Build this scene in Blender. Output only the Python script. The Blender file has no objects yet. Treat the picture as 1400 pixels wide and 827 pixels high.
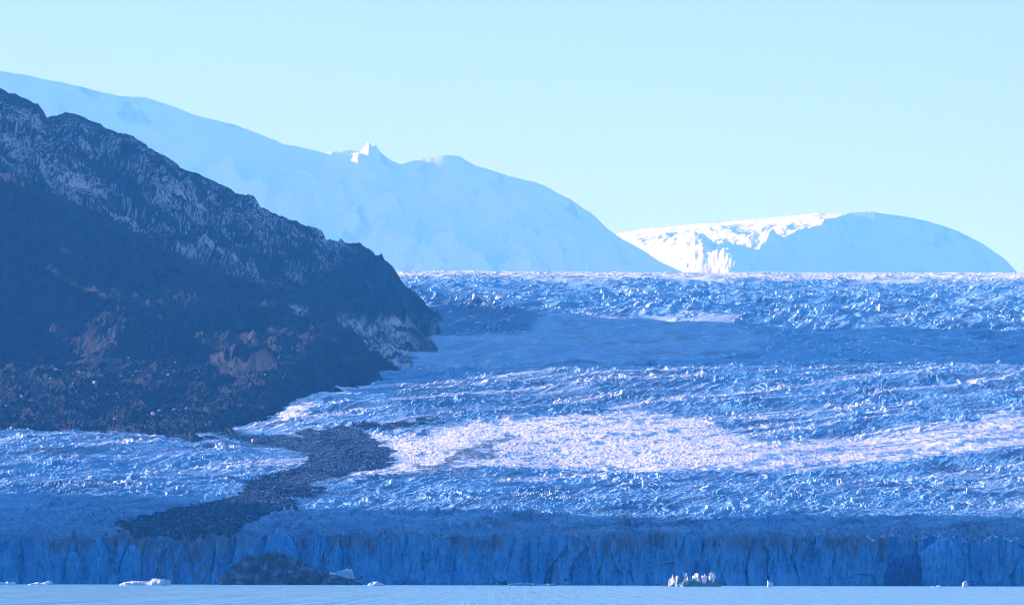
import bpy, math, random
import numpy as np
from mathutils import Matrix, Vector

# ------------------------------------------------------------------ set-up
F = 7778.0            # focal length in photo pixels (200 mm on 36 mm, 1400 px wide)
CAM_H = 4.0
Y_H = 792.6           # photo row of the horizon under the picture centre
ROLL = 0.00214
SUN_AZ = math.radians(12)     # sun: left, a little behind the scene
SUN_EL = math.radians(15.5)
rng = np.random.default_rng(7)
sc = bpy.context.scene
COL = sc.collection

def XW(px, D): return (px - 700.0) / F * D
def ZW(px, py, D): return CAM_H + (Y_H - (py - (px - 700.0) * ROLL)) / F * D

# ------------------------------------------------------------------ noise
PERM = rng.permutation(1024).astype(np.int32)
GA = rng.uniform(0, 2 * np.pi, 1024).astype(np.float32)
GX, GY = np.cos(GA), np.sin(GA)
R1 = rng.uniform(0, 1, 1024).astype(np.float32)
R2 = rng.uniform(0, 1, 1024).astype(np.float32)
R3 = rng.uniform(0, 1, 1024).astype(np.float32)
def hsh(i, j, seed):
    return PERM[(PERM[(i + seed * 131) & 1023] + j) & 1023]
def perlin(x, y, seed=0):
    x = np.asarray(x, np.float32); y = np.asarray(y, np.float32)
    i = np.floor(x).astype(np.int32); j = np.floor(y).astype(np.int32)
    fx = x - i; fy = y - j
    u = fx * fx * fx * (fx * (fx * 6 - 15) + 10); v = fy * fy * fy * (fy * (fy * 6 - 15) + 10)
    def g(di, dj):
        h = hsh(i + di, j + dj, seed)
        return GX[h] * (fx - di) + GY[h] * (fy - dj)
    a = g(0, 0); b = g(1, 0); c = g(0, 1); d = g(1, 1)
    return ((a + (b - a) * u) * (1 - v) + (c + (d - c) * u) * v) * 1.5
def fbm(x, y, o=4, seed=0, gain=0.5):
    r = 0; a = 1.0
    for k in range(o):
        r = r + a * perlin(x * 2 ** k + 17.3 * k, y * 2 ** k - 9.1 * k, seed + k); a *= gain
    return r
def ridged(x, y, o=4, seed=0, gain=0.55):
    r = 0; a = 1.0; w = 1.0
    for k in range(o):
        n = 1 - np.abs(perlin(x * 2 ** k + 31.7 * k, y * 2 ** k + 5.9 * k, seed + k)) * 1.7
        n = n * n
        r = r + a * n * w; w = np.clip(n * 1.4, 0, 1); a *= gain
    return r
def worley(x, y, seed=0):
    """F1, F2, random of the nearest cell, and offset to its centre"""
    x = np.asarray(x, np.float32); y = np.asarray(y, np.float32)
    i = np.floor(x).astype(np.int32); j = np.floor(y).astype(np.int32)
    f1 = np.full(x.shape, 9.0, np.float32); f2 = f1.copy()
    r = np.zeros(x.shape, np.float32); ox = r.copy(); oy = r.copy(); hh = np.zeros(x.shape, np.int32)
    for di in (-1, 0, 1):
        for dj in (-1, 0, 1):
            h = hsh(i + di, j + dj, seed)
            dx = x - (i + di + R1[h]); dy = y - (j + dj + R2[h])
            d = np.sqrt(dx * dx + dy * dy)
            m = d < f1
            f2 = np.where(m, f1, np.minimum(f2, d))
            hh = np.where(m, h, hh); ox = np.where(m, dx, ox); oy = np.where(m, dy, oy)
            f1 = np.where(m, d, f1)
    return f1, f2, R3[hh], ox, oy, hh
def sstep(a, b, x):
    t = np.clip((x - a) / (b - a), 0, 1); return t * t * (3 - 2 * t)
def poly_mask(px, py, pts, soft):
    """soft inside-mask of a polygon"""
    inside = np.zeros(px.shape, bool); dmin = np.full(px.shape, 1e9, np.float32)
    n = len(pts)
    for k in range(n):
        x0, y0 = pts[k]; x1, y1 = pts[(k + 1) % n]
        c = ((y0 > py) != (y1 > py))
        xi = (x1 - x0) * (py - y0) / ((y1 - y0) or 1e-6) + x0
        inside ^= c & (px < xi)
        ex, ey = x1 - x0, y1 - y0
        t = np.clip(((px - x0) * ex + (py - y0) * ey) / (ex * ex + ey * ey + 1e-6), 0, 1)
        d = np.hypot(px - x0 - t * ex, (py - y0 - t * ey) * 2.0)
        dmin = np.minimum(dmin, d)
    return sstep(-soft, soft, np.where(inside, dmin, -dmin))

# ------------------------------------------------------------------ mesh helpers
def tag(o, label=None, cat=None, group=None, kind=None):
    if label: o['label'] = label
    if cat: o['category'] = cat
    if group: o['group'] = group
    if kind: o['kind'] = kind
    return o
def grid_mesh(name, X, Y, Z, mat, attrs=None, keep=None, smooth=False, parent=None, flip=False):
    R, C = X.shape
    idx = np.arange(R * C, dtype=np.int32).reshape(R, C)
    q = np.stack([idx[:-1, :-1], idx[:-1, 1:], idx[1:, 1:], idx[1:, :-1]], -1)
    if flip: q = q[..., ::-1]
    q = q.reshape(-1, 4)
    co = np.stack([X, Y, Z], -1).reshape(-1, 3).astype(np.float32)
    if keep is not None:
        q = q[keep.reshape(-1)]
        used = np.zeros(len(co), bool); used[q.ravel()] = True
        remap = np.cumsum(used).astype(np.int32) - 1
        co = co[used]; q = remap[q]
    else:
        used = None
    return raw_mesh(name, co, q, mat, {k: (v.reshape(-1) if used is None else v.reshape(-1)[used]) for k, v in (attrs or {}).items()}, smooth, parent)
def raw_mesh(name, co, q, mat, attrs=None, smooth=False, parent=None):
    me = bpy.data.meshes.new(name)
    me.vertices.add(len(co)); me.vertices.foreach_set('co', np.ascontiguousarray(co, np.float32).ravel())
    nf, k = q.shape
    me.loops.add(nf * k); me.loops.foreach_set('vertex_index', np.ascontiguousarray(q, np.int32).ravel())
    me.polygons.add(nf)
    me.polygons.foreach_set('loop_start', np.arange(0, nf * k, k, dtype=np.int32))
    me.polygons.foreach_set('use_smooth', np.full(nf, smooth, bool))
    for nme, v in (attrs or {}).items():
        a = me.attributes.new(nme, 'FLOAT', 'POINT'); a.data.foreach_set('value', np.ascontiguousarray(v, np.float32))
    me.materials.append(mat)
    me.update(calc_edges=True)
    o = bpy.data.objects.new(name, me); COL.objects.link(o)
    if parent: o.parent = parent
    return o

# ------------------------------------------------------------------ materials
class NT:
    def __init__(s, name):
        s.m = bpy.data.materials.new(name); s.m.use_nodes = True
        s.t = s.m.node_tree; s.b = s.t.nodes['Principled BSDF']
    def n(s, typ, **kw):
        x = s.t.nodes.new(typ)
        for k, v in kw.items():
            if k.startswith('i_'): x.inputs[k[2:].replace('_', ' ')].default_value = v
            else: setattr(x, k, v)
        return x
    def l(s, a, b): s.t.links.new(a, b)
    def coord(s, scale=(1, 1, 1), rot=(0, 0, 0)):
        c = s.n('ShaderNodeTexCoord'); m = s.n('ShaderNodeMapping')
        m.inputs['Scale'].default_value = scale; m.inputs['Rotation'].default_value = rot
        s.l(c.outputs['Object'], m.inputs['Vector']); return m.outputs['Vector']
    def noise(s, vec, scale, detail=4, rough=0.55):
        x = s.n('ShaderNodeTexNoise'); x.inputs['Scale'].default_value = scale
        x.inputs['Detail'].default_value = detail; x.inputs['Roughness'].default_value = rough
        s.l(vec, x.inputs['Vector']); return x.outputs['Fac']
    def ramp(s, fac, a, b):
        x = s.n('ShaderNodeMapRange'); x.inputs['From Min'].default_value = a; x.inputs['From Max'].default_value = b
        s.l(fac, x.inputs['Value']); return x.outputs['Result']
    def attr(s, nm):
        x = s.n('ShaderNodeAttribute'); x.attribute_name = nm; return x.outputs['Fac']
    def mix(s, fac, a, b):
        x = s.n('ShaderNodeMix', data_type='RGBA')
        for sock, v in ((x.inputs[0], fac), (x.inputs[6], a), (x.inputs[7], b)):
            if isinstance(v, (tuple, list)): sock.default_value = (*v, 1)
            elif isinstance(v, (int, float)): sock.default_value = v
            else: s.l(v, sock)
        return x.outputs[2]
    def math(s, op, a, b):
        x = s.n('ShaderNodeMath', operation=op)
        for sock, v in ((x.inputs[0], a), (x.inputs[1], b)):
            if isinstance(v, (int, float)): sock.default_value = v
            else: s.l(v, sock)
        return x.outputs[0]
    def bump(s, h, dist, strength=1.0):
        x = s.n('ShaderNodeBump'); x.inputs['Distance'].default_value = dist; x.inputs['Strength'].default_value = strength
        s.l(h, x.inputs['Height']); s.l(x.outputs['Normal'], s.b.inputs['Normal'])
    def done(s, col, rough=0.6, spec=0.3):
        if isinstance(col, tuple): s.b.inputs['Base Color'].default_value = (*col, 1)
        else: s.l(col, s.b.inputs['Base Color'])
        if rough is not None: s.b.inputs['Roughness'].default_value = rough
        if spec is not None: s.b.inputs['Specular IOR Level'].default_value = spec
        return s.m

ICE_BLUE = (0.055, 0.23, 0.50); ICE_DEEP = (0.08, 0.24, 0.50); ICE_PALE = (0.22, 0.43, 0.62)
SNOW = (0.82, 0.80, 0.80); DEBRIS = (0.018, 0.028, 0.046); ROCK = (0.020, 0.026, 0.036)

def m_glacier():
    s = NT('glacier_ice')
    v = s.coord()
    n1 = s.noise(v, 0.35, 5); n2 = s.noise(s.coord((1, 0.4, 1)), 0.02, 4)
    ice = s.mix(s.ramp(n1, 0.35, 0.65), ICE_BLUE, ICE_PALE)
    ice = s.mix(s.ramp(n2, 0.45, 0.7), ice, ICE_BLUE)
    dirt_shade = s.mix(s.ramp(s.noise(v, 0.8, 4), 0.3, 0.7), (0.035, 0.08, 0.17), (0.07, 0.16, 0.30))
    c = s.mix(s.attr('dirt_shade'), ice, dirt_shade)
    c = s.mix(s.attr('snow'), c, SNOW)
    dn = s.noise(v, 0.5, 5)
    d = s.math('ADD', s.attr('debris'), s.math('MULTIPLY', s.math('SUBTRACT', dn, 0.5), 1.2))
    c = s.mix(s.ramp(d, 0.42, 0.62), c, DEBRIS)
    s.l(s.math('SUBTRACT', 0.3, s.math('MULTIPLY', s.ramp(d, 0.42, 0.62), 0.28)), s.b.inputs['Specular IOR Level'])
    return s.done(c, 0.6, None)
def m_debris():
    s = NT('moraine_debris')
    v = s.coord(); n = s.noise(v, 0.6, 5)
    c = s.mix(s.ramp(n, 0.35, 0.7), (0.012, 0.022, 0.042), (0.034, 0.046, 0.075))
    ic = s.ramp(s.noise(v, 0.25, 4), 0.53, 0.66)
    c = s.mix(ic, c, (0.12, 0.26, 0.46))
    return s.done(c, 0.95, 0.04)
def m_cliff():
    s = NT('cliff_ice')
    v = s.coord((1, 0.3, 0.16)); n = s.noise(v, 0.22, 5); n2 = s.noise(s.coord((1, 0.3, 0.5)), 0.05, 3)
    c = s.mix(s.ramp(n, 0.3, 0.7), (0.055, 0.27, 0.60), (0.13, 0.37, 0.68))
    c = s.mix(s.ramp(n2, 0.5, 0.68), c, (0.04, 0.22, 0.56))
    c = s.mix(s.attr('dirt_shade'), c, (0.12, 0.14, 0.18))
    c = s.mix(s.attr('debris'), c, (0.07, 0.08, 0.10))
    c = s.mix(s.attr('snow'), c, SNOW)
    return s.done(c, 0.5, 0.35)
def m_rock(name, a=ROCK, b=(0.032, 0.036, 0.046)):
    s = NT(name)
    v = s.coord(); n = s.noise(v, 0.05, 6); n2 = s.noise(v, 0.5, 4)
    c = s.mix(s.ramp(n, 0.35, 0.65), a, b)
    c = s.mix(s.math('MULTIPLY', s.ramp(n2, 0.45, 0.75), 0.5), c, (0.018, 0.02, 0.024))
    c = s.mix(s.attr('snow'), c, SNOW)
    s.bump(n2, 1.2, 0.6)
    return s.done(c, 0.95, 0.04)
def m_farsnow(name='far_snow', white=(0.86, 0.86, 0.88)):
    s = NT(name)
    v = s.coord(); n = s.noise(v, 0.003, 6)
    rock = s.math('MULTIPLY', s.attr('rock'), s.ramp(n, 0.35, 0.6))
    return s.done(s.mix(rock, white, (0.25, 0.26, 0.28)), 0.8, 0.1)
def m_water():
    s = NT('lake_water')
    n = s.noise(s.coord((1, 0.35, 1)), 0.16, 6, 0.65)
    n2 = s.noise(s.coord((1, 0.4, 1)), 1.1, 3)
    h = s.math('ADD', n, s.math('MULTIPLY', n2, 0.2))
    g = s.noise(s.coord((1, 0.006, 1)), 0.30, 5, 0.75)
    s.bump(s.math('ADD', h, s.math('MULTIPLY', g, 1.2)), 2.6, 1.0)
    s.l(s.math('ADD', s.math('MULTIPLY', s.ramp(g, 0.3, 0.7), 0.28), 0.06), s.b.inputs['Roughness'])
    s.b.inputs['IOR'].default_value = 1.33
    return s.done(s.mix(s.ramp(g, 0.3, 0.7), (0.07, 0.26, 0.46), (0.14, 0.38, 0.56)), None, 0.5)
def m_berg(name, a, b, dark=None):
    s = NT(name)
    v = s.coord(); n = s.noise(v, 0.25, 5)
    c = s.mix(s.ramp(n, 0.35, 0.65), a, b)
    if dark:
        c = s.mix(s.ramp(s.noise(s.coord((1, 1, 2.2), (0, 0.35, 0)), 0.10, 5), 0.34, 0.52), c, dark)
    c = s.mix(s.attr('snow'), c, SNOW)
    s.bump(s.noise(v, 0.7, 4), 0.6, 0.6)
    return s.done(c, 0.45, 0.4)
MG, MD, MC, MW, MF = m_glacier(), m_debris(), m_cliff(), m_water(), m_farsnow()
MF2 = m_farsnow('sunlit_snow', (0.70, 0.66, 0.68)); MR = m_rock('mountain_rock'); MM = m_rock('moraine_rock', (0.012, 0.018, 0.03), (0.030, 0.036, 0.048))  # sunlit copy of the far snow, darkened against the glare on the cap

# ------------------------------------------------------------------ lake
lake_w = 9000
o = raw_mesh('water', np.array([(-lake_w, -400, 0), (lake_w, -400, 0), (lake_w, 6000, 0), (-lake_w, 6000, 0)], np.float32),
             np.array([[0, 1, 2, 3]], np.int32), MW)
tag(o, 'calm pale blue lake water in front of the ice cliff', 'lake', kind='structure')

# ------------------------------------------------------------------ glacier
GCOLS = [-250, 0, 300, 420, 600, 900, 1400, 1650]
GPROF = {
 -250: [(5000,742),(5400,710),(5800,668),(6300,630),(6700,603),(6950,591),(7150,589),(7500,600),(9000,700),(27000,760)],
 0:    [(5000,742),(5400,708),(5800,668),(6300,630),(6700,603),(6950,591),(7150,589),(7500,600),(9000,640),(27000,700)],
 300:  [(5000,738),(5400,708),(5750,680),(6300,641),(6700,612),(7000,594),(7300,584),(7700,568),(8300,540),(9000,520),(10500,490),(12000,440),(14500,400),(20000,372),(27000,395)],
 420:  [(5000,736),(5400,712),(5750,684),(6300,648),(6700,618),(7000,595),(7400,568),(7900,536),(8400,510),(8800,503),(9200,506),(10200,488),(12000,435),(14500,400),(20000,372),(22500,372),(27000,395)],
 600:  [(5000,737),(5350,715),(5700,688),(6200,655),(6800,610),(7400,568),(8000,531),(8500,506),(8850,501),(9300,506),(10000,492),(11000,462),(12000,425),(13500,402),(16000,382),(20000,371.5),(22500,371.5),(27000,395)],
 900:  [(5000,735),(5300,720),(5650,701),(6200,662),(6800,612),(7400,566),(8000,528),(8500,504),(8850,499),(9300,504),(10000,490),(11000,462),(12000,433),(13500,408),(16000,386),(20000,373.5),(22500,373.5),(27000,395)],
 1400: [(4900,742),(5150,728),(5450,708),(6100,664),(6800,610),(7500,562),(8100,524),(8500,504),(8850,499),(9300,503),(10000,490),(11000,463),(11600,450),(13500,416),(16000,390),(20000,374),(22500,374),(27000,395)],
 1650: [(4900,742),(5150,728),(5450,708),(6100,664),(6800,610),(7500,562),(8100,524),(8500,504),(8850,499),(9300,503),(10000,490),(11000,463),(11600,450),(13500,416),(16000,390),(20000,374),(22500,374),(27000,395)],
}
DG = np.arange(4700, 27500, 25.0)
TAB = []
for c in GCOLS:
    p = GPROF[c]; t = np.interp(DG, [a for a, b in p], [b for a, b in p])
    k = np.exp(-0.5 * (np.arange(-14, 15) / 5.0) ** 2); k /= k.sum()
    TAB.append(np.convolve(np.pad(t, 14, mode='edge'), k, 'valid'))
TAB = np.array(TAB, np.float32)
def g_py(px, D):
    """photo row of the smooth glacier surface"""
    fi = np.interp(px, GCOLS, np.arange(len(GCOLS)))
    i = np.clip(np.floor(fi).astype(int), 0, len(GCOLS) - 2); t = fi - i
    t = t * t * (3 - 2 * t)
    fd = np.clip((D - DG[0]) / 25.0, 0, len(DG) - 1.001); j = fd.astype(int); u = fd - j
    a = TAB[i, j] * (1 - u) + TAB[i, j + 1] * u; b = TAB[i + 1, j] * (1 - u) + TAB[i + 1, j + 1] * u
    return a * (1 - t) + b * t
def D_cliff(px):
    return 4990 - 0.05 * (px - 700) + 35 * np.sin(px / 170.0) + 14 * np.sin(px / 61.0 + 1)

def surface_masks(px, py, X, D):
    w = 13 * fbm(X / 70, D / 260, 6, 3, 0.6)
    qx = px + w * 1.6; qy = py + w * 0.35
    deb = poly_mask(qx, qy, [(285,590),(350,588),(430,596),(480,612),(500,622),(470,634),(520,636),(480,650),(440,668),(405,690),(340,725),(300,760),(190,760),(160,716),(235,694),(320,672),(372,648),(410,628),(392,612),(335,600)], 17)
    deb = np.maximum(deb, poly_mask(qx, qy, [(395,588),(470,580),(520,594),(548,628),(528,640),(470,652),(440,640),(478,626),(468,612),(420,600)], 13))
    deb = np.maximum(deb, 0.75 * poly_mask(qx, qy, [(480,578),(620,568),(560,590),(500,592)], 14))
    deb = np.maximum(deb, 0.55 * poly_mask(qx, qy, [(520,650),(600,634),(640,610),(690,590),(704,598),(664,622),(605,644)], 5))
    sn = poly_mask(qx, qy, [(478,600),(560,588),(680,572),(880,560),(960,572),(1040,602),(1250,592),(1400,560),(1600,545),(1600,610),(1400,618),(1250,630),(1050,642),(800,638),(620,640),(480,658),(470,650),(540,636),(545,622),(520,606)], 16)
    sn = np.maximum(sn, 0.5 * poly_mask(qx, qy, [(1050,690),(1250,684),(1600,660),(1600,720),(1200,716)], 10))
    sn = np.maximum(sn, 0.9 * poly_mask(qx, qy, [(400,550),(425,530),(520,508),(500,530),(440,556),(380,574),(330,580)], 6))
    sn = np.maximum(sn, 0.8 * poly_mask(qx, qy, [(398,600),(440,606),(474,620),(460,628),(430,618)], 4))
    mid = poly_mask(qx, qy, [(560,505),(540,492),(600,464),(735,453),(745,430),(1000,434),(1060,470),(900,498)], 8)
    return deb, sn, mid

def build_glacier():
    root = bpy.data.objects.new('glacier', None); COL.objects.link(root); root.location = (0, 4990, 0)
    bpy.context.view_layer.update()
    tag(root, 'wide crevassed blue glacier flowing down to the lake between the mountains', 'glacier', kind='structure')
    px1 = np.arange(-170, 1571, 1.45)
    s = np.concatenate([np.arange(0, 400, 2.2), np.arange(400, 4000, 3.0), np.arange(4000, 9000, 7.0), np.arange(9000, 15500, 13), np.arange(15500, 22000, 60)])
    PX, S = np.meshgrid(px1.astype(np.float32), s.astype(np.float32))
    Dc = D_cliff(PX)
    # front edge wobble shared with the cliff face
    e1 = front_offset(px1, np.full_like(px1, 36.0))
    D = Dc + 5 + S + e1[None, :] * np.exp(-S / 25)
    PY = g_py(PX, D)
    X = XW(PX, D); Z = ZW(PX, PY, D)
    deb, sn, mid = surface_masks(PX, PY, X, D)
    # --- undulations
    far = sstep(8900, 9800, D)
    big = fbm(X / 260, D / 420, 3, 11) * (5 + 10 * far) * sstep(0, 300, S) * (1 - sstep(17000, 20000, D) * 0.6)
    # --- seracs: flow-warped cells
    wx = 30 * fbm(X / 140, D / 260, 3, 21); wy = 30 * fbm(X / 140, D / 260, 3, 29)
    a = 0.20
    V = (X + 0.35 * wx) * math.cos(a) - (D + wy) * math.sin(a)        # across the crests
    U = (X + 0.35 * wx) * math.sin(a) + (D + wy) * math.cos(a)        # along the crests
    def seracs(lu, lv, seed):
        f1, f2, r, ox, oy, h = worley(U / lu, V / lv, seed)
        tx = R1[(h * 7 + 3) & 1023] - 0.5; ty = R2[(h * 5 + 11) & 1023] - 0.5
        gap = sstep(0.0, 0.22, f2 - f1)
        return (r ** 5 * 2.0 + 1.3 * (tx * ox + ty * oy)) * gap - (1 - gap) * 0.35
    A = seracs(34, 8, 41)
    B = seracs(9, 3.6, 57)
    SP = seracs(6.5, 4.5, 59)
    ridge = ridged(U / 150, V / 26, 5, 63) - 0.9
    calm = sstep(-0.35, 0.45, fbm(X / 60, D / 260, 4, 73))
    nearamp = (1 - far)
    clean = 1 - 0.85 * sn
    patch = 0.55 + 0.9 * sstep(-0.5, 0.6, fbm(X / 110, D / 200, 3, 71))
    h_near = ((1.75 * A + 1.15 * B) * (0.25 + 0.85 * calm) + 1.5 * ridge) * clean * patch * (1 - 0.45 * deb) * (1.35 - 0.35 * sstep(500, 1100, S))
    C1 = seracs(62, 16, 83); C2 = seracs(21, 6.8, 91)
    calm2 = sstep(-0.3, 0.45, fbm(X / 170, D / 500, 4, 93))
    r2 = ridged(U / 420, V / 70, 4, 99) - 0.9
    h_far = ((5.2 * C1 + 2.3 * C2) * (0.12 + 1.15 * calm2) + 4 * r2) * (1 - 0.72 * mid) * (1 - 0.6 * sstep(12500, 17000, D)) * (1 - 0.55 * sstep(9500, 9900, D) * (1 - sstep(11200, 12400, D)))
    edge = sstep(0, 40, S) * 0.2 + 0.8
    Z = Z + 4.5 * fbm(X / 30, D * 0, 5, 107, 0.6) * np.exp(-S / 70) + big + (h_near * nearamp + h_far * far) * edge
    Z = Z + (2.0 * SP + 0.6 * B) * np.exp(-S / 380)
    Z = Z + 0.5 * fbm(X / 3.0, D / 3.0, 2, 105)
    # --- albedo attributes
    lin = fbm((D - 1.7 * X + 1.2 * wy) / 95, (X + 0.3 * D) / 700, 5, 113, 0.6)
    dirt_shade = 0.85 * sstep(0.0, 0.6, 0.6 * fbm(X / 90, D / 220, 4, 111) + 0.6 * lin) * (1 - sn)
    sn = np.clip(sn, 0, 1)
    dirt_shade = np.maximum(dirt_shade, 0.95 * poly_mask(PX, PY, [(596,460),(590,405),(650,406),(735,430),(728,452)], 12))
    dirt_shade = np.maximum(dirt_shade, 0.5 * poly_mask(PX, PY, [(520,520),(700,505),(1000,510),(900,560),(700,570),(560,575)], 40))
    dirt_shade = np.maximum(dirt_shade, 0.45 * (1 - sstep(0, 500, S)))  # shadow over the ice front deepened in the colour
    dirt_shade = np.maximum(dirt_shade, 0.8 * poly_mask(PX, PY, [(640,716),(700,706),(790,698),(740,712),(690,728)], 8))
    sn = sn * (1 - 0.35 * sstep(850, 1100, PX))
    snow = sstep(0.25, 0.75, sn * (0.80 + 0.6 * fbm(X / 14, D / 60, 5, 121, 0.65) - 0.5 * lin * sstep(500, 900, PX)))
    snow = np.maximum(snow, 0.3 * mid * (0.7 + 0.5 * fbm(X / 25, D / 60, 3, 123)))
    crest = sstep(0.22, 0.65, (0.35 * A + 0.75 * B) * nearamp + (0.5 * C1 + 0.6 * C2) * far) * sstep(-0.1, 0.35, fbm(X / 9, D / 20, 3, 125) + 0.1)  # white on serac tops, sun glints painted in
    snow = snow * (1 - 0.8 * sstep(0.22, 0.5, fbm(X / 4.5, D / 38, 4, 127, 0.6)) * sstep(0, 0.3, sn))
    snow = np.maximum(snow, 0.75 * sstep(15500, 18500, D))
    snow = np.maximum(snow, 0.8 * crest * (1 - deb) * sstep(0.35, -0.35, lin) * (0.25 + 0.75 * sstep(600, 1000, S)))
    snow = np.maximum(snow, 0.6 * sstep(0.28, 0.6, -lin) * (1 - sstep(9000, 9600, D)) * sstep(1000, 1400, S))
    X = X; 
    at = {'debris': deb, 'snow': snow * (1 - deb), 'dirt_shade': dirt_shade}
    deb = deb * (1 - (0.12 + 0.6 * (1 - deb)) * sstep(0.12, 0.5, fbm(X / 22, D / 110, 5, 129, 0.6)))
    at['debris'] = deb
    dq = (deb[:-1, :-1] > 0.8)
    Yl = D - 4990
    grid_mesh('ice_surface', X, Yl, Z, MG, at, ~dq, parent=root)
    grid_mesh('medial_moraine', X, Yl, Z, MD, {}, dq, parent=root)['label'] = 'dark band of rock debris curving down the ice to the cliff'
    # --- calving face
    v = np.linspace(0, 1, 70).astype(np.float32)
    zt = Z[0]
    PXc, Vc = np.meshgrid(px1.astype(np.float32), v)
    Zc = -2 + (zt[None, :] + 2) * Vc
    off = front_offset(PXc, Zc)
    off = off * (1 - Vc ** 10) + e1[None, :] * Vc ** 10
    Dd = D_cliff(PXc) + 5 * Vc + off
    Xc = XW(PXc, Dd)
    cd = 0.8 * sstep(0.62, 1.0, Vc + 0.35 * fbm(Xc / 9, Zc / 30, 4, 131)) * sstep(-0.2, 0.4, fbm(Xc / 60, Zc / 200, 3, 133) + 0.15)
    cdeb = 0.6 * sstep(175, 215, PXc) * (1 - sstep(275, 330, PXc)) * sstep(0.0, 0.35, fbm(Xc / 5, Zc / 18, 4, 137) + 0.2 + 0.4 * (Vc - 0.5))
    lit_rim = sstep(0.965, 0.985, Vc) * sstep(1150, 1200, PXc) * sstep(0.0, 0.3, fbm(Xc / 6, Zc * 0, 3, 139) + 0.1)  # sun catching the cliff lip, painted in as white
    grid_mesh('ice_cliff', Xc, Dd - 4990, Zc, MC, {'dirt_shade': cd, 'debris': cdeb, 'snow': lit_rim}, parent=root)['label'] = 'steep fluted blue calving face rising from the water'
    return root, px1, D, Z
def front_offset(px, z):
    X = XW(px, 4990.0)
    f1, f2, r, ox, oy, h = worley(X / 16 + 0.15 * np.sin(z / 9), z / 60, 151)
    slab = (r - 0.5) * 9.5 + ox * 9 * (R1[(h * 3 + 5) & 1023] - 0.5) * 2
    f1b, f2b, rb, oxb, oyb, hb = worley(X / 5.0, z / 22, 157)
    return (slab + (rb - 0.5) * 4.5 - 2.1 * ridged(X / 9, z / 45, 5, 161) + 1.0 * fbm(X / 2.5, z / 6, 3, 167)
            - 5 * (1 - sstep(2, 12, z + 5 * fbm(X / 30, z * 0, 2, 171))) + 4)
glacier, gpx, GD, GZ = build_glacier()

# upright slabs of ice leaning out of the calving face
def ice_fin(px0, px1, ytop, ybase, depth, seed, lean=0.0, name='ice_fin', mat=None):
    """relief slab standing out of the calving face"""
    n, m = max(24, int((px1 - px0) * 1.4)), 60
    U, V = np.meshgrid(np.linspace(-1, 1, n), np.linspace(0, 1, m))
    PXf = (px0 + px1) / 2.0 + U * (px1 - px0) / 2.0
    Dc = D_cliff(PXf)
    H = (Y_H - ytop) / F * Dc + CAM_H
    H = H * (1 - 0.42 * np.abs(U - 0.25 * math.sin(seed)) ** 1.8 + 0.07 * fbm(U * 2.2, U * 0 + seed, 4, seed))
    vv = np.clip(V / 0.93, 0, 1)
    Z = -1.5 + (H + 1.5) * vv
    off = 4 - depth * (1 - np.abs(U) ** 2.2) * (1 - 0.55 * vv ** 3)
    off = off - 2.0 * ridged(U * (px1 - px0) / 14, Z / 30, 4, seed + 2) + 1.6 * fbm(U * (px1 - px0) / 9, Z / 9, 4, seed + 4) + 2
    off = off + np.clip((V - 0.93) / 0.07, 0, 1) * (depth + 10)
    D = Dc + off
    X = XW(PXf + lean * vv * (px1 - px0), D)
    return grid_mesh(name, X, D - 4990, Z, mat or MC, {'dirt_shade': 0 * X, 'debris': 0 * X, 'snow': 0 * X}, parent=glacier)
MFIN = m_berg('fin_ice', (0.065, 0.31, 0.66), (0.10, 0.37, 0.70))
for a in [(118,150,737,0,14,201,0.02),(165,196,745,0,13,203,-0.03),(88,118,754,0,11,205,0),(360,412,724,0,18,207,0),
          (-8,22,752,0,12,209,0),(1386,1420,762,0,13,211,0),(486,540,763,0,14,213,-0.06),(448,470,742,0,12,215,0)]:
    ice_fin(*a, mat=MFIN)
bt = ice_fin(1250, 1322, 734, 0, 34, 221, -0.05, 'ice_buttress', MFIN); bt['label'] = 'smooth rounded blue buttress bulging from the cliff'
MDEEP = m_berg('deep_blue_ice', (0.008, 0.06, 0.26), (0.02, 0.12, 0.38))
hl = ice_fin(1196, 1276, 755, 0, 26, 223, 0.16, 'ice_buttress', MDEEP); hl['label'] = 'dark deep-blue ice foot beside the smooth buttress'

# ------------------------------------------------------------------ mountains
def skyline(pts, px, rough, seed):
    y = np.interp(px, [a for a, b in pts], [b for a, b in pts])
    return y + rough * fbm(px / 34.0, px * 0 + 3.3, 6, seed, 0.62)

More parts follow.
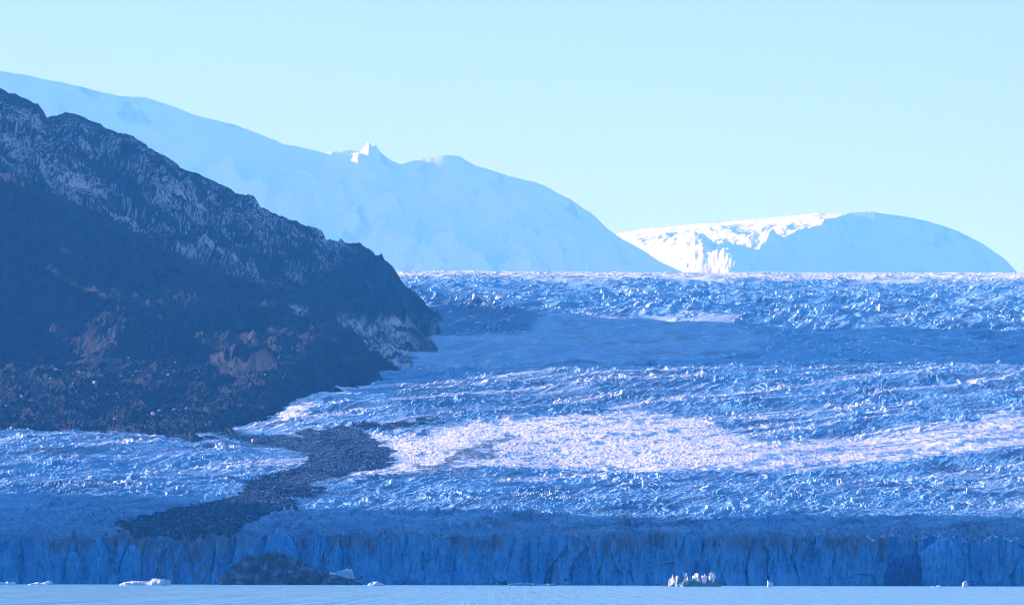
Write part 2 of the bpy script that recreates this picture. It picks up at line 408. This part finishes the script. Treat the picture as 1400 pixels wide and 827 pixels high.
def rocky(name, label, sky, Dr, foot, Df, px0, px1, step, nrow, amp, seed, snowf, back=1200, bumps=(), mat=None, gpow=0.9, rough=3.0, bslope=0.65, goff=0.9):
    px = np.arange(px0, px1 + 1, step).astype(np.float32)
    S = skyline(sky, px, rough, seed)
    drr = np.interp(px, [a for a, b in Dr], [b for a, b in Dr])
    fy = np.interp(px, [a for a, b in foot], [b for a, b in foot]); dff = np.interp(px, [a for a, b in Df], [b for a, b in Df])
    zr = ZW(px, S, drr); zf = ZW(px, fy, dff)
    t = np.concatenate([np.linspace(-0.12, 1, nrow), 1 + np.linspace(0, 1, nrow // 5 + 1)[1:]]).astype(np.float32)
    T, ZR = np.meshgrid(t, zr, indexing='ij'); PX = np.broadcast_to(px, T.shape)
    DR = np.broadcast_to(drr, T.shape); DF = np.broadcast_to(dff, T.shape); ZF = np.broadcast_to(zf, T.shape)
    D = np.where(T <= 1, DF + (DR - DF) * T, DR + (T - 1) * back)
    D = D + 60 * fbm(PX / 60, T * 3, 3, seed + 1) * np.clip(T, 0, 1) * (1 - np.clip(T, 0, 1)) * 2
    X = XW(PX, D)
    tt = np.clip(T, 0, 1)
    gp = gpow + (goff - gpow) * sstep(-20, -160, PX)
    g = np.sign(T) * np.abs(T) ** gp
    Zf = ZF + (ZR - ZF) * g
    Z = np.where(T <= 1, Zf, ZR - (T - 1) * back * bslope)
    fade = sstep(-0.12, 0.12, T) * (1 - 0.80 * sstep(0.90, 1.0, T) * (1 - sstep(1.0, 1.1, T)))
    wx = 50 * fbm(X / 220, D / 220, 3, seed + 2)
    # gullies run down to the right, toward the ice
    a = 0.75
    U = (X + wx) * math.cos(a) + (D + wx) * math.sin(a); V = -(X + wx) * math.sin(a) + (D + wx) * math.cos(a)
    gul = ridged(U / 230, V / 420, 6, seed + 3) - 0.9
    fine = ridged(U / 42, V / 70, 5, seed + 4) - 0.9
    f1, f2, r, ox, oy, h = worley(X / 16, D / 20, seed + 5)
    crag = (r - 0.5)
    N = amp * (1.0 * gul + 0.25 * fine) + amp * 0.10 * crag + amp * 0.05 * fbm(X / 5, D / 7, 3, seed + 6)
    for (bx, by, rx, ry, bh) in bumps:
        PYe = Y_H - (Z - CAM_H) * F / D + (PX - 700) * ROLL
        N = N + bh * np.exp(-((PX - bx) / rx) ** 2 - ((PYe - by) / ry) ** 2) * (0.6 + 0.8 * (ridged(X / 30, D / 40, 4, seed + 9)))
    Z = Z + N * fade
    PYe = Y_H - (Z - CAM_H) * F / D + (PX - 700) * ROLL
    sn = snowf(PX, PYe, T, X, D, Z, gul, fine, U, V)
    o = grid_mesh(name, X, D, Z, mat or MR, {'snow': sn})
    tag(o, label, 'mountain', kind='structure')
    return o, PX, D, X, Z

SKY_B = [(-700,-190),(-300,10),(-120,84),(0,120),(25,127),(52,140),(62,155),(88,152),(104,158),(130,166),(155,184),(175,186),(205,204),(228,219),(262,236),(290,250),(320,264),(345,268),(356,286),(385,294),(420,309),(438,318),(445,333),(455,336),(485,332),(503,338),(520,352),(535,370),(550,388),(575,412),(600,433),(620,450),(660,480)]  # unseen left end raised to throw shade across the middle glacier
def snowB(PX, PY, T, X, D, Z, gul, fine, U, V):
    band = sstep(-25, 15, np.interp(PX, [0,60,130,200,260,330,400,500,620], [215,262,292,325,350,372,385,330,300]) - PY)
    band = band * (1 - 0.75 * sstep(430, 500, PX))
    n = 0.55 * fbm(U / 90, V / 90, 3, 301) + 0.5 * (0.9 - ridged(U / 17, V / 5, 4, 303)) + 0.42 * fbm(X / 4, D / 6, 3, 305)
    s = sstep(0.2, 0.52, n - 0.04) * band * (1 - 0.8 * sstep(0.955, 0.99, T))
    low = sstep(425, 440, PY) * (1 - sstep(505, 512, PY)) * sstep(430, 470, PX)
    s2 = sstep(-0.15, 0.35, 0.5 * fbm(U / 60, V / 12, 4, 307) + 0.3 * fbm(X / 5, D / 6, 3, 309)) * low
    return np.clip(s * 0.52 + s2 * 0.6, 0, 0.85)
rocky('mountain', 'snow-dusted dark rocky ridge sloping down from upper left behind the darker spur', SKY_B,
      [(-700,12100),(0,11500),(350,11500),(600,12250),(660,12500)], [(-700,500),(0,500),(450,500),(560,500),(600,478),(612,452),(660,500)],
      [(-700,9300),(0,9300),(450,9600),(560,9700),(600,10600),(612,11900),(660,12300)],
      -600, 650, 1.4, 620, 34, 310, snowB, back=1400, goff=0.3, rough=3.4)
SKY_A = [(-700,250),(-300,222),(-100,222),(0,225),(60,258),(130,288),(200,322),(260,352),(330,378),(400,402),(440,420),(470,448),(500,474),(530,494),(548,506),(560,530),(620,600)]  # unseen left end raised to keep the spur's face in shade
def snowA(PX, PY, T, X, D, Z, gul, fine, U, V):
    n = fbm(U / 8, V / 4, 4, 331)
    p = poly_mask(PX, PY, [(396,416),(420,420),(418,430),(404,428)], 6)
    return np.clip(p * sstep(-0.1, 0.3, n), 0, 0.6)
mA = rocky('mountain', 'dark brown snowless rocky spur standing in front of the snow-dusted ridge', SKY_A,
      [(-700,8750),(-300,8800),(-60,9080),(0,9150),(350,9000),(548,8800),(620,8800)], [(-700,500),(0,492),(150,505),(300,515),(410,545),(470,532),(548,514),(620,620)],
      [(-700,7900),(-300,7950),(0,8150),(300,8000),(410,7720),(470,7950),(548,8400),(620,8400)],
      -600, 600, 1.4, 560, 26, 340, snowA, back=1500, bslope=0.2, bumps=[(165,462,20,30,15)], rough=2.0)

# ------------------------------------------------------------------ moraine apron
def build_moraine():
    px = np.arange(-330, 470, 1.3).astype(np.float32); d = np.arange(6850, 8500, 2.4).astype(np.float32)
    PX, D = np.meshgrid(px, d)
    dc = np.interp(PX, [-330,0,250,300,360,420,470], [6900,7000,7150,7230,7480,7800,8300])
    base = np.interp(D, [6900, 7000, 7150, 7600, 8200, 8500], [604, 594, 585, 545, 490, 468])
    zg = ZW(PX, g_py(np.minimum(PX, 2000), D), D)
    zm = ZW(PX, base, D)
    k = sstep(250, 400, PX)
    zm = zm * (1 - k) + (zg + np.clip((D - dc) * 0.12, -30, 40)) * k
    X = XW(PX, D)
    hum = ridged(X / 85, D / 120, 6, 401) - 0.9
    f1, f2, r, ox, oy, h = worley(X / 9, D / 9, 405)
    rocks = np.clip(0.55 - f1, 0, 1) * (r > 0.45) * (0.5 + r)
    f1, f2, r, ox, oy, h = worley(X / 24, D / 24, 409)
    rocks2 = np.clip(0.42 - f1, 0, 1) * (r > 0.6) * (0.5 + r)
    Z = zm + 7.5 * hum + 2.4 * rocks + 5 * rocks2 + 2.3 * fbm(X / 5, D / 5, 4, 411) + 9 * fbm(X / 160, D / 200, 3, 415)
    for (bx, bd, rx, rd, bh) in [(360, 7750, 22, 110, 9), (395, 7800, 22, 110, 10), (225, 7900, 22, 120, 10), (160, 8150, 22, 90, 12)]:
        Z = Z + bh * np.exp(-((PX - bx) / rx) ** 2 - ((D - bd) / rd) ** 2) * (0.7 + 0.3 * ridged(X / 25, D / 35, 4, 419))
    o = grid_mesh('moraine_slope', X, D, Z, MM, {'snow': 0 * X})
    tag(o, 'hummocky brown moraine slope of rubble at the foot of the dark spur', 'moraine', kind='structure')
    return px, d, Z
mpx, md, MZ = build_moraine()

def boulder_mesh(seed, name='boulder'):
    import bmesh
    bm = bmesh.new(); bmesh.ops.create_icosphere(bm, subdivisions=3, radius=1)
    co = np.array([v.co[:] for v in bm.verts])
    r = np.random.default_rng(seed)
    for k in range(9):
        nrm = r.normal(size=3); nrm /= np.linalg.norm(nrm); dd = r.uniform(0.55, 0.85)
        p = co @ nrm; co = co - np.outer(np.clip(p - dd, 0, None), nrm)
    co *= np.array([1.2, 1.0, 0.85])
    co += 0.06 * np.stack([fbm(co[:, 0] * 2 + k, co[:, 1] * 2 + co[:, 2], 3, seed) for k in range(3)], 1)
    for v, c in zip(bm.verts, co): v.co = c
    me = bpy.data.meshes.new(name); bm.to_mesh(me); bm.free(); return me
MB = m_rock('boulder_rock', (0.28, 0.26, 0.25), (0.50, 0.46, 0.44))
bms = [boulder_mesh(500 + k) for k in range(5)]
for m in bms: m.materials.append(MB)
rr = random.Random(5)
nb = 0
while nb < 110:
    p = rr.uniform(-20, 400); dd = rr.uniform(7250, 8150)
    if p > 300 and dd < 7700: continue
    i = int(np.argmin(np.abs(md - dd))); j = int(np.argmin(np.abs(mpx - p)))
    ob = bpy.data.objects.new('boulder', bms[nb % 5]); COL.objects.link(ob)
    sz = rr.choice([0.9, 1.1, 1.3, 1.5, 1.8, 2.2, 2.8])
    ob.location = (XW(p, dd), dd, float(MZ[i, j]) + 0.35 * sz); ob.scale = (sz, sz, sz)
    ob.rotation_euler = (0, 0, rr.uniform(0, 6.28))
    tag(ob, 'pale angular boulder lying among the brown moraine rubble below the dark spur', 'boulder', 'boulders scattered over the moraine slope')
    nb += 1
j = int(np.argmin(np.abs(gpx - 348)))
i = int(np.argmin(np.abs(g_py(np.full(GD.shape[0], 348.0), GD[:, j]) - 601)))
ob = bpy.data.objects.new('boulder', bms[1]); COL.objects.link(ob)
ob.location = (XW(348, GD[i, j]), float(GD[i, j]), float(GZ[i, j]) + 2.2); ob.scale = (3.8, 3.2, 3.8)
tag(ob, 'large tan boulder riding alone on the dark debris band of the glacier', 'boulder')

# ------------------------------------------------------------------ far snowy mountains
def far_mountain(label, sky, yb, Dr, px0, px1, seed, amp, rockpoly=None, rough=1.2, g1=0.30, g2=1.42, hump=(), mat=None, nfade=260):
    """steep faces under a gentle snow cap; the cap ends along the edge curve yb"""
    k = Dr / 29000.0; amp = amp * k
    px = np.arange(px0, px1 + 1, 1.8).astype(np.float32); S = skyline(sky, px, rough, seed)
    zr = ZW(px, S, Dr)
    yy = np.interp(px, [p for p, q in yb], [q for p, q in yb])
    zb = np.minimum(ZW(px, yy, Dr), zr)
    L1 = (zr - zb) / g1
    d = np.concatenate([np.arange(0, 2300, 8.0), np.arange(2300, 3600, 60.0)]).astype(np.float32) * np.float32(k)   # distance in front of the ridge
    Dg, ZR = np.meshgrid(d, zr, indexing='ij'); L = np.broadcast_to(L1, Dg.shape); PX = np.broadcast_to(px, Dg.shape)
    kk = np.exp(-0.5 * (np.arange(-60, 61) / 22.0) ** 2); kk /= kk.sum()
    zs = np.convolve(np.pad(zr, 60, mode='edge'), kk, 'valid')
    ZR = ZR + (zs[None, :] - ZR) * sstep(8 * k, 95 * k, Dg)
    D = Dr - Dg; X = XW(PX, D)
    w = 60 * k * fbm(X / 260 / k, D / 200 / k, 4, seed + 5)
    e = np.clip(Dg + w * sstep(0, 220 * k, Dg), 0, None)
    Z = ZR - g1 * np.minimum(e, L) - g2 * np.clip(e - L, 0, None)
    N = amp * (ridged(X / 620 / k + D / 900 / k, D / 420 / k, 6, seed + 1) - 0.9) + amp * 0.5 * fbm(X / 160 / k, D / 130 / k, 4, seed + 2)
    Z = Z + N * sstep(0, nfade * k, Dg)
    PY = Y_H - (Z - CAM_H) * F / D + (PX - 700) * ROLL
    for (bx, by, rx, ry, bh) in hump:
        Z = Z + k * bh * np.exp(-((PX - bx) / rx) ** 2 - ((PY - by) / ry) ** 2)
    Z = np.maximum(Z, 100)
    bd = np.array([4000, 2500, 1200, 500], np.float32)
    XB = XW(PX[:4], Dr + bd[:, None] + 0 * PX[:4]); ZB = zr[None, :] - 0.35 * bd[:, None]
    X = np.vstack([XB, X]); D = np.vstack([Dr + bd[:, None] + 0 * PX[:4], D]); Z = np.vstack([ZB, Z])
    PX = np.vstack([PX[:4], PX]); PY = np.vstack([PY[:1].repeat(4, 0), PY])
    rock = np.zeros(X.shape, np.float32)
    for p in (rockpoly or []): rock = np.maximum(rock, poly_mask(PX, PY, p, 14))
    rock = np.maximum(0.55 * rock, 0.6 * sstep(0.1, 0.6, fbm(X / 480 + D / 800, D / 320, 5, seed + 9))) * sstep(-0.2, 0.4, fbm(X / 190, D / 150, 4, seed + 7))
    o = grid_mesh('mountain', X, D, Z, mat or MF, {'rock': rock}, flip=True)
    tag(o, label, 'mountain', kind='structure')
SKY_C = [(-500,-60),(-400,-30),(-200,38),(-100,66),(0,95),(60,107),(110,118),(160,130),(200,133),(230,142),(260,154),(320,170),(350,180),(385,195),(420,203),(440,208),(470,204),(492,207),(498,199),(503,193),(508,200),(513,197),(520,207),(535,219),(548,224),(565,218),(590,214),(612,211),(628,212),(650,226),(690,238),(740,252),(780,272),(810,292),(830,312),(850,325),(880,342),(905,358),(940,374),(1000,400),(1100,440)]  # unseen left end set high so the ridge lies in its shade
YB_C = [(-500,-200),(1100,-200)]
far_mountain('long pale blue snowy ridge with a small double-pointed summit, descending to the right', SKY_C, YB_C, 46000, -480, 1060, 601, 95,
    rockpoly=[[(540,212),(640,212),(650,235),(580,245)]],
    hump=[(178,148,10,7,32), (458,214,16,4,26), (490,228,11,13,62), (503,240,15,5,34), (345,200,7,6,22), (432,262,6,8,26)])
SKY_D = [(700,352),(780,330),(850,318),(880,312),(950,306),(1050,297),(1120,291),(1170,290),(1195,289.5),(1230,294),(1270,302),(1310,315),(1350,336),(1375,354),(1392,372),(1420,395),(1500,440)]
YB_D = [(700,352),(850,327),(900,338),(960,346),(1020,343),(1080,324),(1130,305),(1175,285),(1500,200)]
far_mountain('low snow dome on the right horizon with a sunlit snow cap on its left shoulder', SKY_D, YB_D, 53000, 720, 1500, 631, 60, rough=0.8, g1=0.22, g2=1.12, mat=MF2, nfade=700)

# ------------------------------------------------------------------ mountain left of the frame whose flank shades the glacier front
def shade_mountain():
    x = np.arange(-4200, -880, 14.0).astype(np.float32); y = np.arange(4300, 6900, 14.0).astype(np.float32)
    X, Y = np.meshgrid(x, y)
    t = sstep(-900, -1900, X)
    top = 900 * sstep(0, 1, (-900 - X) / 900)
    ends = sstep(4550, 4850, Y + 0.12 * (X + 1200)) * (1 - sstep(5700, 6080, Y + 0.21 * (X + 1200)))
    Z = top * ends * (1 + 0.12 * fbm(X / 300, Y / 300, 4, 701)) + 30 * (ridged(X / 180, Y / 180, 5, 703) - 0.9) * ends - 4
    o = grid_mesh('mountain', X, Y, Z, MR, {'snow': 0 * X})
    tag(o, 'dark rocky mountain beyond the left edge, beside the glacier front', 'mountain', kind='structure')
shade_mountain()

# ------------------------------------------------------------------ icebergs
MBW = m_berg('floe_ice', (0.30, 0.48, 0.66), (0.58, 0.70, 0.80))
MBB = m_berg('blue_berg_ice', (0.20, 0.42, 0.66), (0.34, 0.54, 0.74))
MBD = m_berg('dirty_berg_ice', (0.12, 0.30, 0.52), (0.05, 0.14, 0.28), (0.014, 0.034, 0.066))
MBT = m_berg('teal_berg_ice', (0.04, 0.13, 0.20), (0.10, 0.24, 0.32))
def berg(label, pts, D, depth, mat, seed, rough=0.12, whites=(), name='iceberg', parent=None, cat='iceberg', group=None, ybase=None, res=0.55, ridge_w=None):
    """pts: outline of the top (photo px, py); stands in the water at distance D"""
    xs = [p for p, q in pts]; yb = ybase if ybase is not None else None
    cx = XW((xs[0] + xs[-1]) / 2.0, D)
    base_py = Y_H + CAM_H / D * F
    xa, xb = XW(xs[0], D), XW(xs[-1], D)
    n = max(24, int((xb - xa) / res)); m = max(16, int(depth * 2 / res))
    x = np.linspace(xa, xb, n); y = np.linspace(-1, 1, m)
    X, V = np.meshgrid(x, y)
    px = X / D * F + 700
    top = np.interp(px, xs, [ZW(p, q, D) for p, q in pts])
    env = np.clip(1 - np.abs(2 * (X - xa) / (xb - xa) - 1) ** 4, 0, 1) ** 0.5
    w = depth * (0.35 + 0.65 * env)
    prof = np.clip(1 - np.abs(V) ** 2.4, 0, 1) ** 0.7
    Y = V * w + depth * 0.25 * fbm(X / 9, V * 1.2, 3, seed)
    H = np.maximum(top, 0.3)
    Z = H * prof * (1 + rough * (ridged(X / 7, Y / 7, 5, seed + 1) - 1.0) * 1.6 * (np.abs(V) > 0.03)) - 0.6
    Z = np.where(np.abs(V) > 0.985, -1.0, Z)
    Z[:, 0] = -1; Z[:, -1] = -1
    sn = np.zeros(X.shape)
    for (wx, wy, rx, ry) in whites:
        zz = ZW(wx, wy, D)
        sn = np.maximum(sn, sstep(0.35, 0.55, np.exp(-((px - wx) / rx) ** 2 - ((Z - zz) * F / D / ry) ** 2) + 0.12 * fbm(X / 2, Y / 2, 3, seed + 4)))
    o = grid_mesh(name, X - cx, Y, Z, mat, {'snow': sn})
    o.location = (cx, D, 0)
    if parent:
        o.parent = parent; o.location = (cx - parent.location.x, D - parent.location.y, 0)
    else:
        tag(o, label, cat, group)
    return o
berg('largest iceberg, dark debris-streaked ice with a humped top before the cliff',
     [(299,797),(303,788),(312,779),(322,770),(332,764),(340,757),(348,762),(356,759),(370,757),(385,758),(398,760),(410,766),(424,774),(440,780),(455,784),(470,788),(484,790),(492,788),(497,784),(498,797)],
     4560, 22, MBD, 801, 0.13)
berg('blue slab iceberg with white crest, rising behind the dark debris-streaked iceberg',
     [(438,796),(444,783),(456,781),(466,779),(476,776),(482,777),(487,792)], 4600, 7, MBB, 811, 0.1, whites=[(452,784,9,2.2),(474,777.5,10,2.5)])
berg('flat white floe with a blocky blue end, left of the large dark iceberg',
     [(164,797),(172,794),(185,792.5),(200,793),(208,792.5),(209,790),(214,789.5),(226,790),(234,792),(236,798)], 3950, 6, MBW, 821, 0.1, whites=[(190,793,25,4),(209,790,3,6)])
berg('thin low floe, white at one end and blue at the other, nearest the left-edge floe',
     [(38,798),(44,795),(54,793.5),(58,794),(66,792.5),(73,791.5),(74,798)], 3950, 4, MBW, 831, 0.1)
berg('lumpy low white floe cut by the left edge of the view',
     [(-12,798),(-6,794),(6,794.5),(12,793.5),(17,794.5),(22,794),(25,798)], 3950, 4, MBW, 841, 0.25)
berg('small bright white ice lump just right of the dark debris-streaked iceberg',
     [(503,797),(506,793.5),(510,794.5),(514,792.5),(519,793.5),(522,795),(528,797)], 4000, 4, MBW, 851, 0.2)
berg('low blue hump of ice close under the cliff, right of the small bright white lump',
     [(528,797),(540,792),(555,788),(570,790),(586,797)], 4800, 8, MDEEP, 855, 0.1)
berg('longer of two thin dark slabs of ice awash side by side mid-lake',
     [(693,799),(697,796),(710,795),(725,795.5),(733,796),(735,799)], 4300, 4, MBT, 861, 0.1)
berg('shorter of two thin dark slabs of ice awash side by side mid-lake',
     [(736,799),(739,796),(750,795.5),(759,796),(762,799)], 4300, 4, MBT, 865, 0.1)
berg('knobbly teal-dark iceberg topped by white lumps, floating alone right of centre',
     [(914,798),(915,790),(919,787),(924,788),(926,785),(929,791),(934,787),(937,783),(940,785),(943,791),(950,786),(954,784),(958,790),(961,786),(966,785),(968,788),(972,784),(977,784),(979,789),(984,793),(987,798)],
     3950, 8, MBT, 871, 0.3, whites=[(918,792,4,7),(926,787,3,4),(939,787,2.6,9),(953,785,4,3),(963,790,4,7),(973,787,7,5)])
berg('tiny white ice chip floating alone between the knobbly iceberg and the smooth buttress',
     [(1049,798),(1050,792),(1053,791.5),(1056,794),(1058,798)], 3950, 2, MBW, 881, 0.2, res=0.3)
berg('tiny bright white ice chip at the foot of the smooth blue buttress',
     [(1315,800),(1316.5,794.5),(1319,793),(1322,794),(1324,800)], 3950, 2, MBW, 883, 0.2, res=0.3)
berg('barely floating white ice fragment below the smooth blue buttress',
     [(1272,800.5),(1276,799),(1282,798.5),(1286,798.5),(1290,800.5)], 3800, 2, MBW, 885, 0.2, res=0.3)

# ------------------------------------------------------------------ haze
def haze():
    s = bpy.data.materials.new('haze'); s.use_nodes = True; t = s.node_tree
    t.nodes.clear(); out = t.nodes.new('ShaderNodeOutputMaterial'); v = t.nodes.new('ShaderNodeVolumePrincipled')
    v.inputs['Color'].default_value = (0.08, 0.40, 1.0, 1)
    v.inputs['Absorption Color'].default_value = (1, 1, 1, 1)
    v.inputs['Density'].default_value = HAZE
    v.inputs['Anisotropy'].default_value = 0.0
    t.links.new(v.outputs[0], out.inputs['Volume'])
    x0, x1, y0, y1, z0, z1 = -12000, 12000, -500, 110000, -7, 6200
    co = np.array([(x0,y0,z0),(x1,y0,z0),(x1,y1,z0),(x0,y1,z0),(x0,y0,z1),(x1,y0,z1),(x1,y1,z1),(x0,y1,z1)], np.float32)
    q = np.array([(0,3,2,1),(4,5,6,7),(0,1,5,4),(1,2,6,5),(2,3,7,6),(3,0,4,7)], np.int32)
    o = raw_mesh('haze', co, q, s)
    tag(o, 'thin blue air haze over the lake, glacier and mountains', 'haze', kind='stuff')
HAZE = 2.4e-5
haze()

# ------------------------------------------------------------------ light, sky, camera
w = bpy.data.worlds.new('World'); sc.world = w; w.use_nodes = True
nt = w.node_tree; bg = nt.nodes['Background']
sky = nt.nodes.new('ShaderNodeTexSky'); sky.sky_type = 'NISHITA'; sky.sun_disc = False
sky.sun_elevation = SUN_EL
sd = Vector((-math.cos(SUN_AZ) * math.cos(SUN_EL), math.sin(SUN_AZ) * math.cos(SUN_EL), math.sin(SUN_EL)))
sky.sun_rotation = math.atan2(sd.x, sd.y)
sky.altitude = 0; sky.air_density = 1.8; sky.dust_density = 0.3; sky.ozone_density = 4.5
nt.links.new(sky.outputs[0], bg.inputs[0]); bg.inputs[1].default_value = 0.053
ld = bpy.data.lights.new('sun', 'SUN'); ld.energy = 5.0; ld.angle = math.radians(0.5); ld.color = (1.0, 0.78, 0.58)
lo = bpy.data.objects.new('sun', ld); COL.objects.link(lo); lo.rotation_euler = sd.to_track_quat('Z', 'Y').to_euler()

cd = bpy.data.cameras.new('camera'); cam = bpy.data.objects.new('camera', cd); COL.objects.link(cam); sc.camera = cam
cd.sensor_width = 36; cd.lens = F * 36 / 1400; cd.clip_start = 1; cd.clip_end = 150000
cam.matrix_world = Matrix.Translation((0, 0, CAM_H)) @ Matrix.Rotation(math.pi / 2 + (Y_H - 413.5) / F, 4, 'X') @ Matrix.Rotation(ROLL, 4, 'Z')

sc.view_settings.view_transform = 'Standard'; sc.view_settings.look = 'None'; sc.view_settings.exposure = 1.6
sc.view_settings.use_white_balance = True; sc.view_settings.white_balance_temperature = 5050; sc.view_settings.white_balance_tint = 37
sc.view_settings.gamma = 1.0; sc.view_settings.use_curve_mapping = False
sc.cycles.use_denoising = True
sc.cycles.pixel_filter_type = 'BLACKMAN_HARRIS'; sc.cycles.filter_width = 1.0
sc.cycles.max_bounces = 4; sc.cycles.diffuse_bounces = 2; sc.cycles.glossy_bounces = 2; sc.cycles.volume_bounces = 1
sc.render.resolution_x, sc.render.resolution_y = 1024, 604
